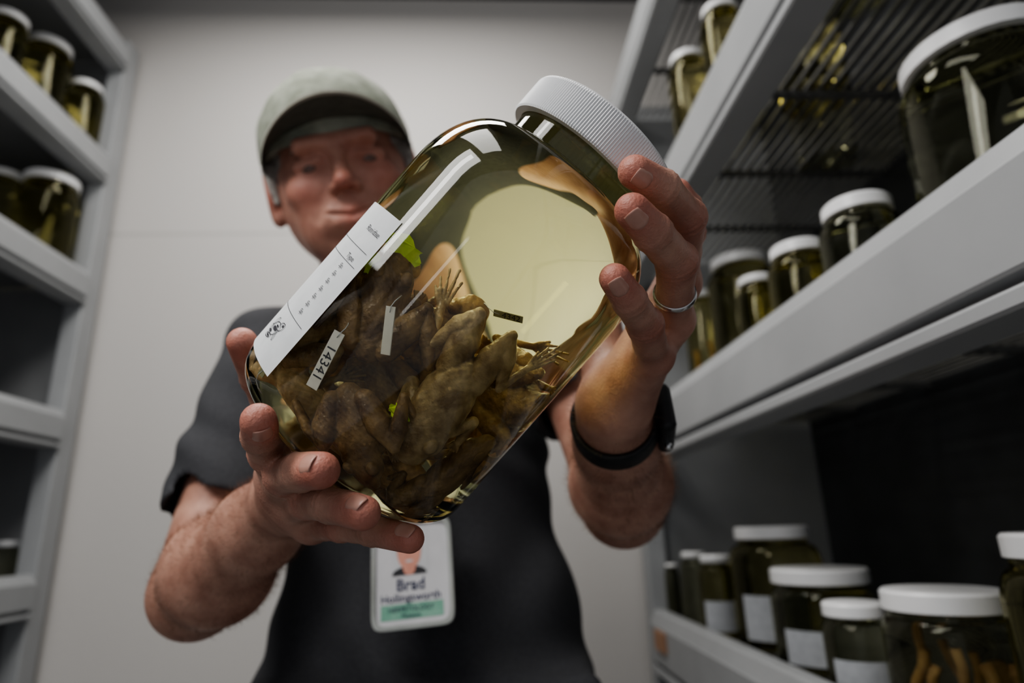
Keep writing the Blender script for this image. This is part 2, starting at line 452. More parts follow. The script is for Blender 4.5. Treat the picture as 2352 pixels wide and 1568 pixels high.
shelf_jar(1642,1282,.472,78,z3,g3,label=True)
shelf_jar(1541,1297,.452,30,z3,g3,M_jarg2)
shelf_jar(1880,1320,.53,235,z3,g3,M_jarg2,label=True,bodyk=1.06)
shelf_jar(1960,1397,.487,150,z3,g3,M_jarg2,label=True,bodyk=1.1,text="small dark jar with white lid and paper label")
shelf_jar(2165,1375,.525,305,z3,g3,M_jarg2,cont=9,stretch=1.2,bodyk=1.08,text="wide jar of dark fluid holding tan specimens")
shelf_jar(2470,1250,.53,370,z3,g3,stretch=1.30,bodyk=1.16,cont=5)
g4="jars on the pale shelving"
shelf_jar(22,48,-1.2,90,2.21-.021,g4,stretch=1.2,bodyk=1.1)
shelf_jar(115,112,-1.18,105,2.21-.021,g4,stretch=1.2,bodyk=1.12,text="white-lidded jar of brown fluid on a high shelf")
shelf_jar(200,205,-1.135,78,2.21-.021,g4,stretch=1.2)
shelf_jar(12,408,-1.25,90,1.85-.021,g4,stretch=1.2,bodyk=1.1)
shelf_jar(120,422,-1.14,132,1.85-.021,g4,stretch=1.2,bodyk=1.06)
shelf_jar(18,1248,-1.16,66,1.08-.021,g4,M_jarg2,stretch=1.2,text="short white-lidded jar on a low shelf")

# ------------------------------------------------------------------ hero jar
a_c=nrm([.658,.753]); 
aw=R*a_c[0]+U*a_c[1]; pw=R*a_c[1]-U*a_c[0]; yw=np.cross(aw,pw)
D0=.384
org=C+F*D0+R*(-.1007)+U*(-.0626)-aw*.004-pw*.002
J=frame(org,pw,yw,aw)
JM=np.array(J)
jar=empty("specimen_jar",J)
tag(jar,"large tilted glass jar of yellow fluid with white ribbed lid","jar")
Ro=.0785
def jprof(o):
    Rr=Ro-o; hr=.021-o*.3
    pr=[(0,o*1.6+.004),(Rr-hr-.012,o*1.6+.004),(Rr-hr-.006,o*1.6+.001),(Rr-hr,o*1.6)]+arc(Rr-hr,o*1.6+hr,hr,-78,0,8)+[(Rr,.10),(Rr,.164)]
    pr+=[(Rr-(Ro-.0485)*(1-math.cos(q*math.pi/2/14)),.164+.046*math.sin(q*math.pi/2/14)) for q in range(1,14)]
    pr+=[(.0485-o,.2108),(.0485-o,.241-o),(0,.241-o)]
    return pr
V,Fc=lathe(jprof(0),160); gb=mk("glass_body",V,Fc,M_glass,parent=jar); smooth_angle(gb,50)
V,Fc=lathe(jprof(.0024),160); lq=mk("preserving_fluid",V,Fc,M_liq,parent=jar); smooth_angle(lq,50)
lq["label"]="clear yellow preserving fluid"
rl=.0545
pl=[(.0490,.2235),(rl-.001,.2235),(rl,.2245),(rl,.2440),(rl-.0006,.2455),(rl-.003,.2473),(rl-.006,.2477),(rl-.008,.2468),(0,.2468)]
V,Fc=lathe(pl,420,rib=(2,3,.00055)); o=mk("lid",V,Fc,M_lid,parent=jar); smooth_angle(o,18)
def cyl(phi,z,r=Ro+.0005): return (-r*math.sin(phi),-r*math.cos(phi),z)
V=[];Fc=[];n=40
z0l,z1l=.022,.126
for i in range(n+1):
    ph=math.radians(35+ (118-35)*i/n)
    V+=[cyl(ph,z0l),cyl(ph,z1l)]
Fc=[(2*i,2*i+1,2*i+3,2*i+2) for i in range(n)]
lab=mk("paper_label",V,Fc,M_paper,parent=jar,smooth=True); lab["label"]="white printed paper label wrapped round the glass"
TV=[];TF=[]
def addtext(s,size,phi,z,italic=False):
    v,f=text_geo(s,size,italic); k=len(TV)
    for q in v: TV.append(cyl(math.radians(phi)-q[0]/Ro,z+q[1],Ro+.0009))
    TF.extend([tuple(w+k for w in t) for t in f])
def addrule(p0,p1,z,w=.0003):
    k=len(TV);m=16
    for i in range(m+1):
        ph=math.radians(p0+(p1-p0)*i/m); TV.append(cyl(ph,z,Ro+.0009)); TV.append(cyl(ph,z+w,Ro+.0009))
    TF.extend([(k+2*i,k+2*i+1,k+2*i+3,k+2*i+2) for i in range(m)])
addtext("Ranidae",.0048,45,.113); addtext("Type",.0042,45,.095)
addrule(38,112,.1015); addrule(38,112,.0920); addrule(38,112,.051)
for i in range(7): addtext("Sp.",.0038,46,.0885-.0053*i,True)
EZ=.039
def blob(cx,cz,rx,rz,rot=0,w=.0004,full=False,n=22):
    k=len(TV);cr,sr=math.cos(rot),math.sin(rot)
    for i in range(n):
        a=2*math.pi*i/n
        for dd in ((0,w) if not full else (0,)):
            x_=(rx-dd)*math.cos(a);z_=(rz-dd)*math.sin(a)
            TV.append(cyl(math.radians(54)-(cx+x_*cr-z_*sr)/Ro,EZ+cz+x_*sr+z_*cr,Ro+.0009))
    if full: TF.append(tuple(range(k,k+n)))
    else: TF.extend([(k+2*i,k+2*i+1,k+2*((i+1)%n)+1,k+2*((i+1)%n)) for i in range(n)])
for q in ((0,0,.0062,.0042,.3),(.0055,.0035,.0036,.0026,.6),(-.0045,-.003,.0045,.0019,-.7),(-.002,-.0055,.0045,.0014,.2),(.005,-.002,.0012,.0035,.5),(-.005,.003,.0032,.0016,1.0)): blob(*q)
for q in ((.0066,.0046,.0008,.0008),(0,0,.003,.0012),(-.004,-.003,.0022,.0007),(.001,.002,.0016,.0006),(-.002,-.0055,.0025,.0005)): blob(*q,full=True)
pt=mk("printed_text",TV,TF,M_ink,parent=lab); pt["label"]="black printed lettering and emblem"

# ------------------------------------------------------------------ frogs
def frog_prims(var):
    k=.004
    pr=[Ell((0,0,0),(.034,.0215,.0165),k),Ell((.030,0,.002),(.021,.0200,.0115),.008),Ell((-.026,0,.001),(.018,.0145,.012),.008),
        Ell((.050,0,0),(.008,.012,.007),.006)]
    for s in(1,-1):
        pr+=[Ell((.034,s*.0125,.0105),(.0066,.0056,.0058),.0018),
             Cap((.006,s*.016,.009),(-.026,s*.008,.011),.0022,.0018,.003)]
        if var==0:
            hip=(-.028,s*.015,.006);kn=(.018,s*.036,.010);an=(-.028,s*.050,.004);ft=(.000,s*.057,-.007)
        elif var==1:
            hip=(-.031,s*.009,0);kn=(-.056,s*.030,.004);an=(-.090,s*.016,-.002);ft=(-.114,s*.026,-.006)
        else:
            hip=(-.026,s*.0115,.002);kn=(-.074,s*.0145,.009);an=(-.034,s*.0310,.003);ft=(-.062,s*.041,-.006)
        kn_=np.array(kn);h_=np.array(hip);a_=np.array(an);f_=np.array(ft)
        pr+=[Cap(hip,h_*.5+kn_*.5,.0100,.0122,.0012),Cap(h_*.5+kn_*.5,kn,.0122,.0050,.0008),
             Cap(kn,kn_*.6+a_*.4,.0045,.0085,.0004),Cap(kn_*.6+a_*.4,an,.0085,.0038,.0006),
             Cap(an,ft,.0038,.0032,.001)]
        d=nrm(f_-a_); side=nrm(np.cross(d,(0,0,1)))
        for q in range(5):
            an2=(q-2)*.19; dr=d*math.cos(an2)+side*math.sin(an2); L=.018+.008*(2-abs(q-2.6))
            b_=f_+side*(q-2)*.0012
            mid=b_+dr*L*.55+np.array([0,0,.0012]); pr+=[Cap(b_,mid,.0017,.0014,.0008),Cap(mid,b_+dr*L-np.array([0,0,.001]),.0014,.0011,.0008)]
        sh=np.array((.017,s*.016,-.003));el=np.array((.002,s*.027,-.009));wr=np.array((.022,s*.026,-.014))
        pr+=[Cap(sh,el,.0062,.0048,.002),Cap(el,wr,.0052,.0034,.001)]
        d=nrm(wr-el);side=nrm(np.cross(d,(0,0,1)))
        for q in range(4):
            an2=(q-1.5)*.30; dr=d*math.cos(an2)+side*math.sin(an2); pr.append(Cap(wr,wr+dr*.010,.0018,.0011,.001))
    pr.append(Cap((.054,.011,-.0012),(.058,0,-.0012),.0006,.0006,.0015,sub=True)); pr.append(Cap((.054,-.011,-.0012),(.058,0,-.0012),.0006,.0006,.0015,sub=True))
    return pr
def fdisp(X):
    s=170.
    return (.00035*np.sin(X[...,0]*s*1.3+3*np.sin(X[...,1]*s))*np.sin(X[...,1]*s*1.5+X[...,2]*s)+.00018*np.sin(X[...,0]*s*5+X[...,2]*s*4)*np.sin(X[...,1]*s*5)).astype(np.float32)
frogm=[]
for vv in range(3): frogm.append(sdf(frog_prims(vv),.0008,fdisp))
# x,y,z in jar, head angle in X-Z plane, tilt in depth, dorsal sign, variant, scale, pale
FR=[(-.023,-.0500,.083,112,6,1,0,.60,0),
    (.028,-.0500,.070,-84,2,1,2,.66,1),
    (.006,-.0535,.030,-42,3,1,0,.56,0),
    (-.047,-.0360,.048,78,4,1,0,.52,1),
    (.054,-.0320,.040,80,4,1,2,.54,0),
    (.050,-.0140,.090,20,-8,1,0,.62,0),
    (-.020,-.0330,.018,-20,0,1,1,.60,1),
    (-.046,-.0100,.092,50,-12,1,0,.56,1),
    (.032,-.0260,.014,-170,0,1,0,.55,0),
    (.004,-.0150,.092,85,-5,1,0,.56,0),
    (.002,-.0180,.050,-30,0,1,0,.56,0),
    (-.032,.0110,.052,60,0,1,0,.58,0),
    (.034,.0130,.052,120,0,-1,0,.56,0),
    (-.004,.0300,.018,20,0,-1,0,.58,0),
    (-.028,.0450,.072,130,0,-1,0,.56,1),
    (.030,.0450,.060,-60,0,-1,0,.56,0)]
for i,(x,y,z,al,tl,ds,vr,sc,mi) in enumerate(FR):
    al=math.radians(al);tl=math.radians(tl)
    f_=np.array([math.cos(al)*math.cos(tl),math.sin(tl),math.sin(al)*math.cos(tl)])
    up=np.array([.12*math.sin(i*2.3),-1.*ds,.12*math.cos(i*1.7)]); up=nrm(up-f_*(up@f_)); l_=np.cross(up,f_)
    vs,fs=frogm[vr]
    W=(vs*sc)@np.array([f_,l_,up])+np.array([x,y,z])
    zz=W[:,2]; m_=zz<.020; zz=np.where(m_,.020-.0110*(1-np.exp(-np.clip(.020-zz,0,1)/.0110)),zz)
    rr=np.hypot(W[:,0],W[:,1]); rmax=.0740-np.maximum(0,.024-zz)**2*46; r0=rmax-.010
    nr=np.where(rr>r0,r0+.010*(1-np.exp(-np.clip(rr-r0,0,1)/.010)),rr); kf=nr/np.maximum(rr,1e-6)
    W=np.stack([W[:,0]*kf,W[:,1]*kf,zz],1)
    cen=W.mean(0)
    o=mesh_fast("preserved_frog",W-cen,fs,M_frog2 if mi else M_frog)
    o.matrix_world=J@Matrix.Translation(cen)
    tag(o,("pale tan" if mi else "dark brown")+" preserved frog "+("with folded legs" if vr==0 else "with stretched hind legs" if vr==1 else "with hind legs drawn together")+" in yellow fluid","frog","preserved frogs in the held jar")
def spec_tag(x,y,z,dr,L,W,txt,m,label,turn=0):
    dr=nrm(dr); nn=nrm([x,y,0]); nn=nrm(nn-dr*(nn@dr)); sd=np.cross(nn,dr)
    nn2=nn*math.cos(turn)+sd*math.sin(turn); sd=np.cross(nn2,dr); nn=nn2
    v,f=boxg((-L/2,-W/2,-.0002),(L/2,W/2,.0002))
    Mx=J@frame((x,y,z),dr,sd,nn)
    o=mk("specimen_tag",v,f,m); o.matrix_world=Mx
    tag(o,label,"tag","specimen tags in the held jar")
    if txt:
        tv,tf=text_geo(txt,W*1.15); tv=tv+np.array([.0015,0,.0004]); mk("stamped_number",tv,tf,M_ink,parent=o)
    e_=-1
    tv,tf=tube([(e_*(L/2-.003),0,.0003),(e_*L/2,.001,.001),(e_*(L/2+.003),.0015,-.001),(e_*(L/2+.005),.0,-.005),(e_*(L/2+.006),-.002,-.008)],.00025,6); mk("thread",tv,tf,M_paper,parent=o,smooth=True)
def tdir(ix,iy): return (a_c[1]*ix+a_c[0]*iy, 0, a_c[0]*ix-a_c[1]*iy)
spec_tag(-.027,-.0675,.049,tdir(-65,130),.031,.0068,"14341",M_tag,"pale paper tag stamped 14341 beside a preserved frog")
spec_tag(-.013,-.0695,.081,tdir(-14,115),.024,.0070,"",M_tag,"blank pale paper tag tied to a frog",turn=-.60)
spec_tag(.024,-.0480,.126,tdir(80,18),.015,.0042,"4342",M_tagd,"olive stained paper tag stamped 4342",turn=-.5)
spec_tag(-.050,-.0500,.026,tdir(40,-60),.018,.006,"13",M_tagd,"stained paper tag low in the jar")
def light_spot(x,y,z,rx,rz,seed):  # added flake: a green spot of light in the fluid, made as a coloured shape
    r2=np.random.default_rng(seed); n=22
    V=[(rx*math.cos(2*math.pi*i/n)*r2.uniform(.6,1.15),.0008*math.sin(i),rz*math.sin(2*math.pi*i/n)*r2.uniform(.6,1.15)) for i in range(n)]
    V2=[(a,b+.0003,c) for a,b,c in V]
    o=mk("light_spot_flake",V+V2,[tuple(range(n)),tuple(range(2*n-1,n-1,-1))]+[(i,i+n,(i+1)%n+n,(i+1)%n) for i in range(n)],M_spot); o.matrix_world=J@Matrix.Translation((x,y,z))
    tag(o,"added yellow-green flake standing for a light spot among preserved frogs","paper","painted light spots in the held jar")
light_spot(-.036,-.050,.117,.014,.007,1); light_spot(-.042,-.050,.100,.006,.006,3); light_spot(.016,-.0595,.052,.006,.004,4)

# ------------------------------------------------------------------ person
ORI=np.array([-.08,.88,0.])
H0=P(788,406,.80)
toC=nrm(C-H0)
ui=-math.sin(math.radians(14))*R+math.cos(math.radians(14))*U
ui=nrm(ui-toC*(ui@toC))
pt_=math.radians(15)
fh=nrm(toC*math.cos(pt_)+ui*math.sin(pt_)); uh=nrm(ui-fh*(ui@fh)); xh=np.cross(uh,fh)
HA=np.array([xh,uh,fh]); HS=1.07
def hl(p): return H0+HA.T@(np.array(p,float)*HS)
def HE(c,r,k=.01,sub=False): return Ell(hl(c),np.array(r)*HS,k,HA,sub)
def HC(a,b,ra,rb=None,k=.006,sub=False): return Cap(hl(a),hl(b),ra*HS,(ra if rb is None else rb)*HS,k,sub)
shL=P(618,805,.85); elL=P(452,1360,.61); wrL=P(655,1150,.475)
shR=P(1280,745,.86); elR=P(1430,1160,.66); wrR=P(1408,935,.452)
body=[]
body+=[Ell((-.07,.88,1.02),(.18,.11,.2),.05),Ell((-.10,.88,1.28),(.165,.10,.17),.05),
       Cap(shL+np.array([.03,0,0]),shR-np.array([.03,0,0]),.046,.046,.05)]
nb_=np.array([-.125,.865,1.41])
body+=[Cap(hl((0,-.075,-.045)),nb_,.058,.064,.03)]
body+=[HE((0,.035,-.02),(.076,.088,.096),.01),HE((0,-.020,-.008),(.078,.070,.075),.02),HE((0,-.055,.000),(.067,.050,.060),.02),HE((0,-.030,.020),(.064,.078,.066),.02),HE((0,-.080,.028),(.048,.036,.047),.02),
       HE((0,-.103,.056),(.021,.015,.018),.018),
       HE((.040,-.026,.060),(.022,.017,.018),.018),HE((-.040,-.026,.060),(.022,.017,.018),.018),
       HE((.034,-.062,.048),(.020,.026,.021),.02),HE((-.034,-.062,.048),(.020,.026,.021),.02),
       HC((-.036,.018,.0775),(.036,.018,.0775),.0100,k=.012),
       HC((0,.010,.080),(0,-.026,.097),.0062,.0082,.010),HE((0,-.030,.0985),(.0100,.0082,.0095),.007),
       HE((.0118,-.034,.090),(.0068,.0063,.009),.005),HE((-.0118,-.034,.090),(.0068,.0063,.009),.005),
       HE((.031,-.001,.092),(.019,.0120,.015),.011,True),HE((-.031,-.001,.092),(.019,.0120,.015),.011,True),
       HC((.020,.0020,.0745),(.043,-.0010,.0690),.0074,k=.002),HC((-.020,.0020,.0745),(-.043,-.0010,.0690),.0074,k=.002),
       HC((.020,-.0120,.0745),(.042,-.0125,.0690),.0044,k=.005),HC((-.020,-.0120,.0745),(-.042,-.0125,.0690),.0044,k=.005),
       HE((0,-.062,.074),(.030,.017,.014),.018),
       HC((-.023,-.0570,.0840),(.0,-.0610,.0865),.0030,k=.006),HC((.023,-.0570,.0840),(.0,-.0610,.0865),.0030,k=.006),HC((-.016,-.0690,.0835),(.016,-.0690,.0835),.0042,k=.006),
       HC((-.033,-.0560,.0845),(0,-.0648,.0910),.0020,k=.004,sub=True),HC((.033,-.0560,.0845),(0,-.0648,.0910),.0020,k=.004,sub=True),
       HC((.019,-.028,.093),(.039,-.060,.081),.0036,k=.009,sub=True),HC((-.019,-.028,.093),(-.039,-.060,.081),.0036,k=.009,sub=True),
       HE((.006,-.0395,.094),(.0038,.003,.004),.002,True),HE((-.006,-.0395,.094),(.0038,.003,.004),.002,True)]
for s in(1,-1):
    body+=[HE((s*.085,-.006,-.012),(.009,.034,.021),.006),HE((s*.083,-.034,-.004),(.007,.010,.009),.006),HE((s*.096,-.002,-.006),(.006,.020,.011),.006,True)]
def mid(a,b,t): return a*(1-t)+b*t
def arm(sh,el,wr,fat=1.):
    return [Cap(sh,mid(sh,el,.35),.050*fat,.047*fat,.03),Cap(mid(sh,el,.35),el,.047*fat,.041*fat,.03),
            Cap(el,mid(el,wr,.3),.040*fat,.045*fat,.015),Cap(mid(el,wr,.3),mid(el,wr,.75),.045*fat,.031*fat,.02),Cap(mid(el,wr,.75),wr,.031*fat,.0275*fat,.02)]
body+=arm(shL,elL,wrL,1.0)+arm(shR,elR,wrR,1.0)
JNT=[];TIPS=[]
def hand(wr,fing,thumb,rs=1.,pad=None):
    pr=[]
    for (m_,p_,d_,t_,sc) in fing:
        m_,p_,d_,t_=[P(*q) for q in(m_,p_,d_,t_)]; s=sc*rs
        pr+=[Cap(wr+(m_-wr)*.12,m_,.017,.0125*s,.014)]
    for (m_,p_,d_,t_,sc) in fing:
        m_,p_,d_,t_=[P(*q) for q in(m_,p_,d_,t_)]; s=sc*rs
        JNT.append((p_,nrm(nrm(p_-m_)+nrm(d_-p_)),1.)); JNT.append((d_,nrm(nrm(d_-p_)+nrm(t_-d_)),.7)); TIPS.append((t_,1.)); TIPS.append((p_,.55)); TIPS.append((m_,.45))
        pr+=[Cap(m_,mid(m_,p_,.5),.0122*s,.0103*s,.007),Cap(mid(m_,p_,.5),p_,.0103*s,.0112*s,.003),
             Cap(p_,mid(p_,d_,.5),.0110*s,.0095*s,.002),Cap(mid(p_,d_,.5),d_,.0095*s,.0099*s,.002),
             Cap(d_,t_,.0097*s,.0086*s,.002)]
    q=[P(*x) for x in thumb]; JNT.append((q[2],nrm(nrm(q[2]-q[1])+nrm(q[3]-q[2])),1.)); TIPS.append((q[3],1.))
    pr+=[Cap(wr+(q[0]-wr)*.3,q[0],.018,.019,.014),Cap(q[0],q[1],.018,.0135,.012),Cap(q[1],mid(q[1],q[2],.5),.0128,.0112,.004),Cap(mid(q[1],q[2],.5),q[2],.0112,.0118,.003),Cap(q[2],q[3],.0115,.0095,.003)]
    return pr
fL=[((640,1085,.400),(618,1040,.352),(600,1000,.322),(594,966,.303),1.0),
    ((650,1120,.395),(655,1090,.345),(692,1082,.315),(738,1080,.296),1.03),
    ((680,1165,.398),(712,1148,.352),(762,1158,.322),(835,1178,.302),.98),
    ((718,1205,.405),(785,1205,.368),(855,1217,.346),(942,1237,.330),.88)]
tL_=[(672,1060,.468),(634,960,.450),(594,866,.428),(556,786,.402)]
body+=hand(wrL,fL,tL_)
fR=[((1560,620,.432),(1583,535,.414),(1578,475,.398),(1556,440,.385),.95),
    ((1562,650,.412),(1577,500,.362),(1520,432,.337),(1458,395,.324),1.03),
    ((1545,735,.396),(1555,600,.345),(1500,535,.319),(1452,484,.308),1.03),
    ((1500,820,.392),(1482,745,.350),(1446,690,.327),(1412,640,.316),.93)]
tR_=[(1400,850,.478),(1385,740,.495),(1378,640,.493),(1385,560,.485)]
body+=hand(wrR,fR,tR_)
def hdisp(X):
    out=np.zeros(X.shape[:-1],np.float32)
    c=X.reshape(-1,3).mean(0)
    for (j,a,w_) in JNT:
        if np.abs(c-j).max()>.06: continue
        q=X-j.astype(np.float32); s=q@a.astype(np.float32); r2=(q**2).sum(-1)
        out+=(w_*.00052*np.cos(s*2*math.pi/.0042)*np.exp(-(s/.0048)**2)*(r2<.018**2)).astype(np.float32)
    return out
vs,fs=sdf(body,.0014,hdisp,B=32)
person=mesh_fast("person",vs,fs,M_skin,origin=ORI,loc=ORI)
tag(person,"man in charcoal t-shirt and faded cap holding a specimen jar","person")
fl=np.zeros(len(vs))
for (t_,w_) in TIPS: fl=np.maximum(fl,w_*np.exp(-((vs-t_)**2).sum(1)/.013**2))
for c_,r_,w_ in (((0,-.034,.104),.02,.7),((.042,-.026,.07),.028,.6),((-.042,-.026,.07),.028,.6),((0,-.066,.09),.018,.8),((0,0,.03),.12,.3),((.084,0,0),.03,.7),((-.084,0,0),.03,.7)):
    fl=np.maximum(fl,w_*np.exp(-((vs-hl(c_))**2).sum(1)/r_**2))
at=person.data.attributes.new("flush",'FLOAT','POINT')
if len(person.data.vertices)==len(vs): at.data.foreach_set('value',(fl*.75).astype(np.float32))
def pc(name,vs,fs,m): return mesh_fast(name,vs,fs,m,parent=person,origin=ORI)
V=[];Fc=[]
def armhair(a,b,r0,r1,n):
    ax=nrm(b-a)
    dA=((vs-a)@ax); L=np.linalg.norm(b-a)
    dist=np.linalg.norm(vs-a-np.outer(dA,ax),axis=1)
    ids=np.where((dA>0)&(dA<L)&(dist<.06))[0]; ids=rng.choice(ids,n,replace=False)
    for i in ids:
        p=vs[i]; c=a+ax*((p-a)@ax); nn=nrm(p-c)
        tg=nrm(ax*.9+nn*.35+rng.normal(0,.25,3)); sd=nrm(np.cross(tg,nn)); l=rng.uniform(.006,.013); w=.00009
        p0=p-nn*.0004; p1=p0+tg*l*.5+nn*.0008; p2=p0+tg*l+nn*.0004
        k=len(V); V.extend([p0-sd*w-ORI,p0+sd*w-ORI,p1+sd*w-ORI,p1-sd*w-ORI,p2-ORI]); Fc.extend([(k,k+1,k+2,k+3),(k+3,k+2,k+4)])
armhair(elL,wrL,.04,.03,5000); armhair(elR,wrR,.04,.03,5000)
ah=mk("arm_hair",V,Fc,M_armh,parent=person); ah["kind"]="stuff"; ah["label"]="fine brown forearm hair"
def nail(t_,d_,r,w=.0062,L=.0118,twist=0,side=None,back=.0010):
    ax=nrm(t_-d_); tocam=nrm(C-t_) if side is None else nrm(side)
    dn=nrm(tocam-ax*(tocam@ax)); sd=np.cross(ax,dn)
    dn2=dn*math.cos(twist)+sd*math.sin(twist); sd2=np.cross(ax,dn2); dn=dn2;sd=sd2
    V=[];Fc=[];nu=14;nv=12
    for i in range(nv+1):
        v=i/nv
        for j in range(nu+1):
            u=j/nu*2-1
            endr=(1-abs(u)**2.6*.28)
            al=(v-.5)*L*endr+ (L*.5-L*.60)
            ww=w*(.86+.14*math.sin(v*math.pi))
            ang=u*ww/r*1.05
            taper=-.11*(al+back)
            lift=r+taper*.9+.00030-.0009*abs(u)**5-.0009*max(0,1-v*7)-.0034*max(0,v-.62)**2
            c_=t_+ax*(al+back)
            V.append(c_+lift*(math.cos(ang)*dn+math.sin(ang)*sd)-ORI)
    for i in range(nv):
        for j in range(nu):
            a=i*(nu+1)+j; Fc.append((a,a+1,a+nu+2,a+nu+1))
    o=mk("fingernail",V,Fc,M_nail,smooth=True,parent=person)
    s=o.modifiers.new("s",'SOLIDIFY'); s.thickness=.0005; s.offset=-1
for (m_,p_,d_,t_,sc),tw in zip(fL,(.1,-.5,-.6,-.6)):
    nail(P(*t_),P(*d_),.0086*sc,w=.0058*sc,twist=tw)
for (m_,p_,d_,t_,sc),tw in zip(fR[1:],(-.15,-.15,-.1)):
    nail(P(*t_),P(*d_),.0086*sc,w=.0058*sc,twist=tw)
for s in(1,-1):
    v_,f_=sdf([HE((s*.031,-.005,.0670),(.0120,.0100,.0120),.001)],.0012); pc("eye",v_,f_,M_eye)
    v_,f_=sdf([HC((s*.016,.0170,.0840),(s*.034,.0195,.0820),.0034,.0038),HC((s*.034,.0195,.0820),(s*.047,.0145,.0725),.0038,.0018)],.0012); pc("eyebrow",v_,f_,M_brow)
hair=[HE((0,.030,-.026),(.0835,.089,.096),.01),HC((.0800,.02,.010),(.078,-.020,.016),.008,.004),HC((-.0800,.02,.010),(-.078,-.020,.016),.008,.004),
      HE((0,.02,.101),(.095,.12,.086),.004,True),HE((.09,-.012,-.012),(.022,.030,.019),.004,True),HE((-.09,-.012,-.012),(.022,.030,.019),.004,True),HE((0,-.09,-.03),(.12,.06,.12),.006,True)]
v_,f_=sdf(hair,.0018,lambda X:(.0008*np.sin(X[...,0]*900+X[...,2]*300)*np.sin(X[...,1]*700)).astype(np.float32)); pc("hair",v_,f_,M_hair)
crown=[HE((0,.040,-.022),(.0900,.090,.107),.01),HE((0,-.085,-.02),(.2,.125,.2),.004,True),HE((0,.025,-.022),(.080,.080,.099),.004,True)]
v_,f_=sdf(crown,.002,lambda X:(.0012*np.sin(X[...,0]*90+X[...,2]*70)*np.sin(X[...,1]*110)).astype(np.float32)); capo=pc("cap",v_,f_,M_cap)
capo["label"]="faded grey-green baseball cap"
V=[];Fc=[];nu=40;nv=10
def brimpt(u,v,low):
    ang=u*math.radians(72)
    bx=.0895*math.sin(ang); bz=-.022+.106*math.cos(ang)
    ext=.060*(1-abs(u)**2.6)**.6 if abs(u)<1 else 0
    ox=bx*(1+.03*v*(1-abs(u)**4)); oz=bz+ext*v
    y=.043-.034*(abs(ox)/.09)**2*(.3+.7*v)+.004*v - low
    return np.array((ox,y,oz))
for low in (0,.003):
    for i in range(nv+1):
        for j in range(nu+1):
            V.append(hl(brimpt(j/nu*2-1,i/nv,low))-ORI)
o1=(nv+1)*(nu+1)
for i in range(nv):
    for j in range(nu):
        a=i*(nu+1)+j; Fc.append((a,a+nu+1,a+nu+2,a+1)); b=a+o1; Fc.append((b,b+1,b+nu+2,b+nu+1))
for j in range(nu):
    a=nv*(nu+1)+j; Fc.append((a,a+o1,a+1+o1,a+1)); Fc.append((j,j+1,j+1+o1,j+o1))
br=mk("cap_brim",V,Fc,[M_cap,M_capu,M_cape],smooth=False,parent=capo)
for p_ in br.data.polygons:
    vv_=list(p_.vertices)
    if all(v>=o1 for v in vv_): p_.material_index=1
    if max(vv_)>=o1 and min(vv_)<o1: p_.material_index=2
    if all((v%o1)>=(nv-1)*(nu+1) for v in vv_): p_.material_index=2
smooth_angle(br,40)
v_,f_=sdf([HE((0,.130,-.022),(.007,.004,.007),.001)],.0015); mesh_fast("cap_button",v_,f_,M_cap,parent=capo,origin=ORI)
# shirt
cL=mid(shL,elL,.76); cR=mid(shR,elR,.54)
dL=nrm(elL-shL); dR=nrm(elR-shR)
def cut(c,d,r=.12):
    A=np.array([nrm(np.cross(d,(0,0,1.))),nrm(np.cross(d,np.cross(d,(0,0,1.)))),d]); return RBox(c+d*.09,(.10,.10,.09),.0005,.0015,A,True)
slL=Grp([Cap(shL,cL,.058,.061,.035),cut(cL,dL),Cap(cL-dL*.01,cL+dL*.1,.0530,.0520,.002,True)],.03)
slR=Grp([Cap(shR,cR,.064,.064,.035),cut(cR,dR),Cap(cR-dR*.01,cR+dR*.1,.0545,.053,.002,True)],.03)
shirt=[Ell((-.070,.885,1.00),(.200,.132,.24),.05),Ell((-.098,.885,1.25),(.190,.122,.20),.06),
       Cap(shL+np.array([.03,0,-.01]),np.array([-.1,.86,1.40]),.056,.060,.05),Cap(np.array([-.1,.86,1.40]),shR-np.array([.03,0,.01]),.060,.062,.05),
       slL,slR,
       Cap((-.125,.865,1.40),(-.13,.855,1.435),.075,.066,.03),
       RBox((-.075,.885,.93),(.185,.115,.05),.015,.04)]
shirt+=[Cap((-.13,.855,1.445),(-.14,.80,1.53),.060,.066,.003,True)]
def sdisp(X):
    x,y,z=X[...,0],X[...,1],X[...,2]
    return (.0045*np.sin(z*38+6*np.sin(x*9+1)+y*14)*np.sin(x*17+z*9)+.0024*np.sin(x*60+z*45+4*np.sin(z*20))).astype(np.float32)
v_,f_=sdf(shirt,.003,sdisp); sh_=pc("t_shirt",v_,f_,M_shirt); sh_["label"]="charcoal grey short-sleeved t-shirt"
tr=[Ell((-.075,.885,.90),(.175,.115,.10),.05)]
for s in(1,-1):
    tr+=[Cap((-.075+s*.085,.885,.86),(-.075+s*.10,.87,.48),.095,.07,.04),Cap((-.075+s*.10,.87,.48),(-.075+s*.11,.89,.06),.07,.055,.03)]
v_,f_=sdf(tr,.007,lambda X:(.003*np.sin(X[...,2]*40+X[...,0]*25)).astype(np.float32)); pc("trousers",v_,f_,M_trous)
for s in(1,-1):
    sx=-.075+s*.115
    v_,f_=sdf([Ell((sx,.84,.035),(.047,.13,.035),.02),Ell((sx,.90,.055),(.042,.065,.05),.02),RBox((sx,.84,.011),(.036,.115,.006),.005,.01)],.004); pc("shoe",v_,f_,M_shoe)
p0,p1=P(*fR[2][1]),P(*fR[2][0]); rc=mid(p0,p1,.52); ax=nrm(p1-p0); e1=nrm(np.cross(ax,(0.3,1,0)));e2=np.cross(ax,e1)
V=[];Fc=[];n=64;prf=[(.0110,-.0022),(.0124,-.0019),(.0128,0),(.0124,.0019),(.0110,.0022)]
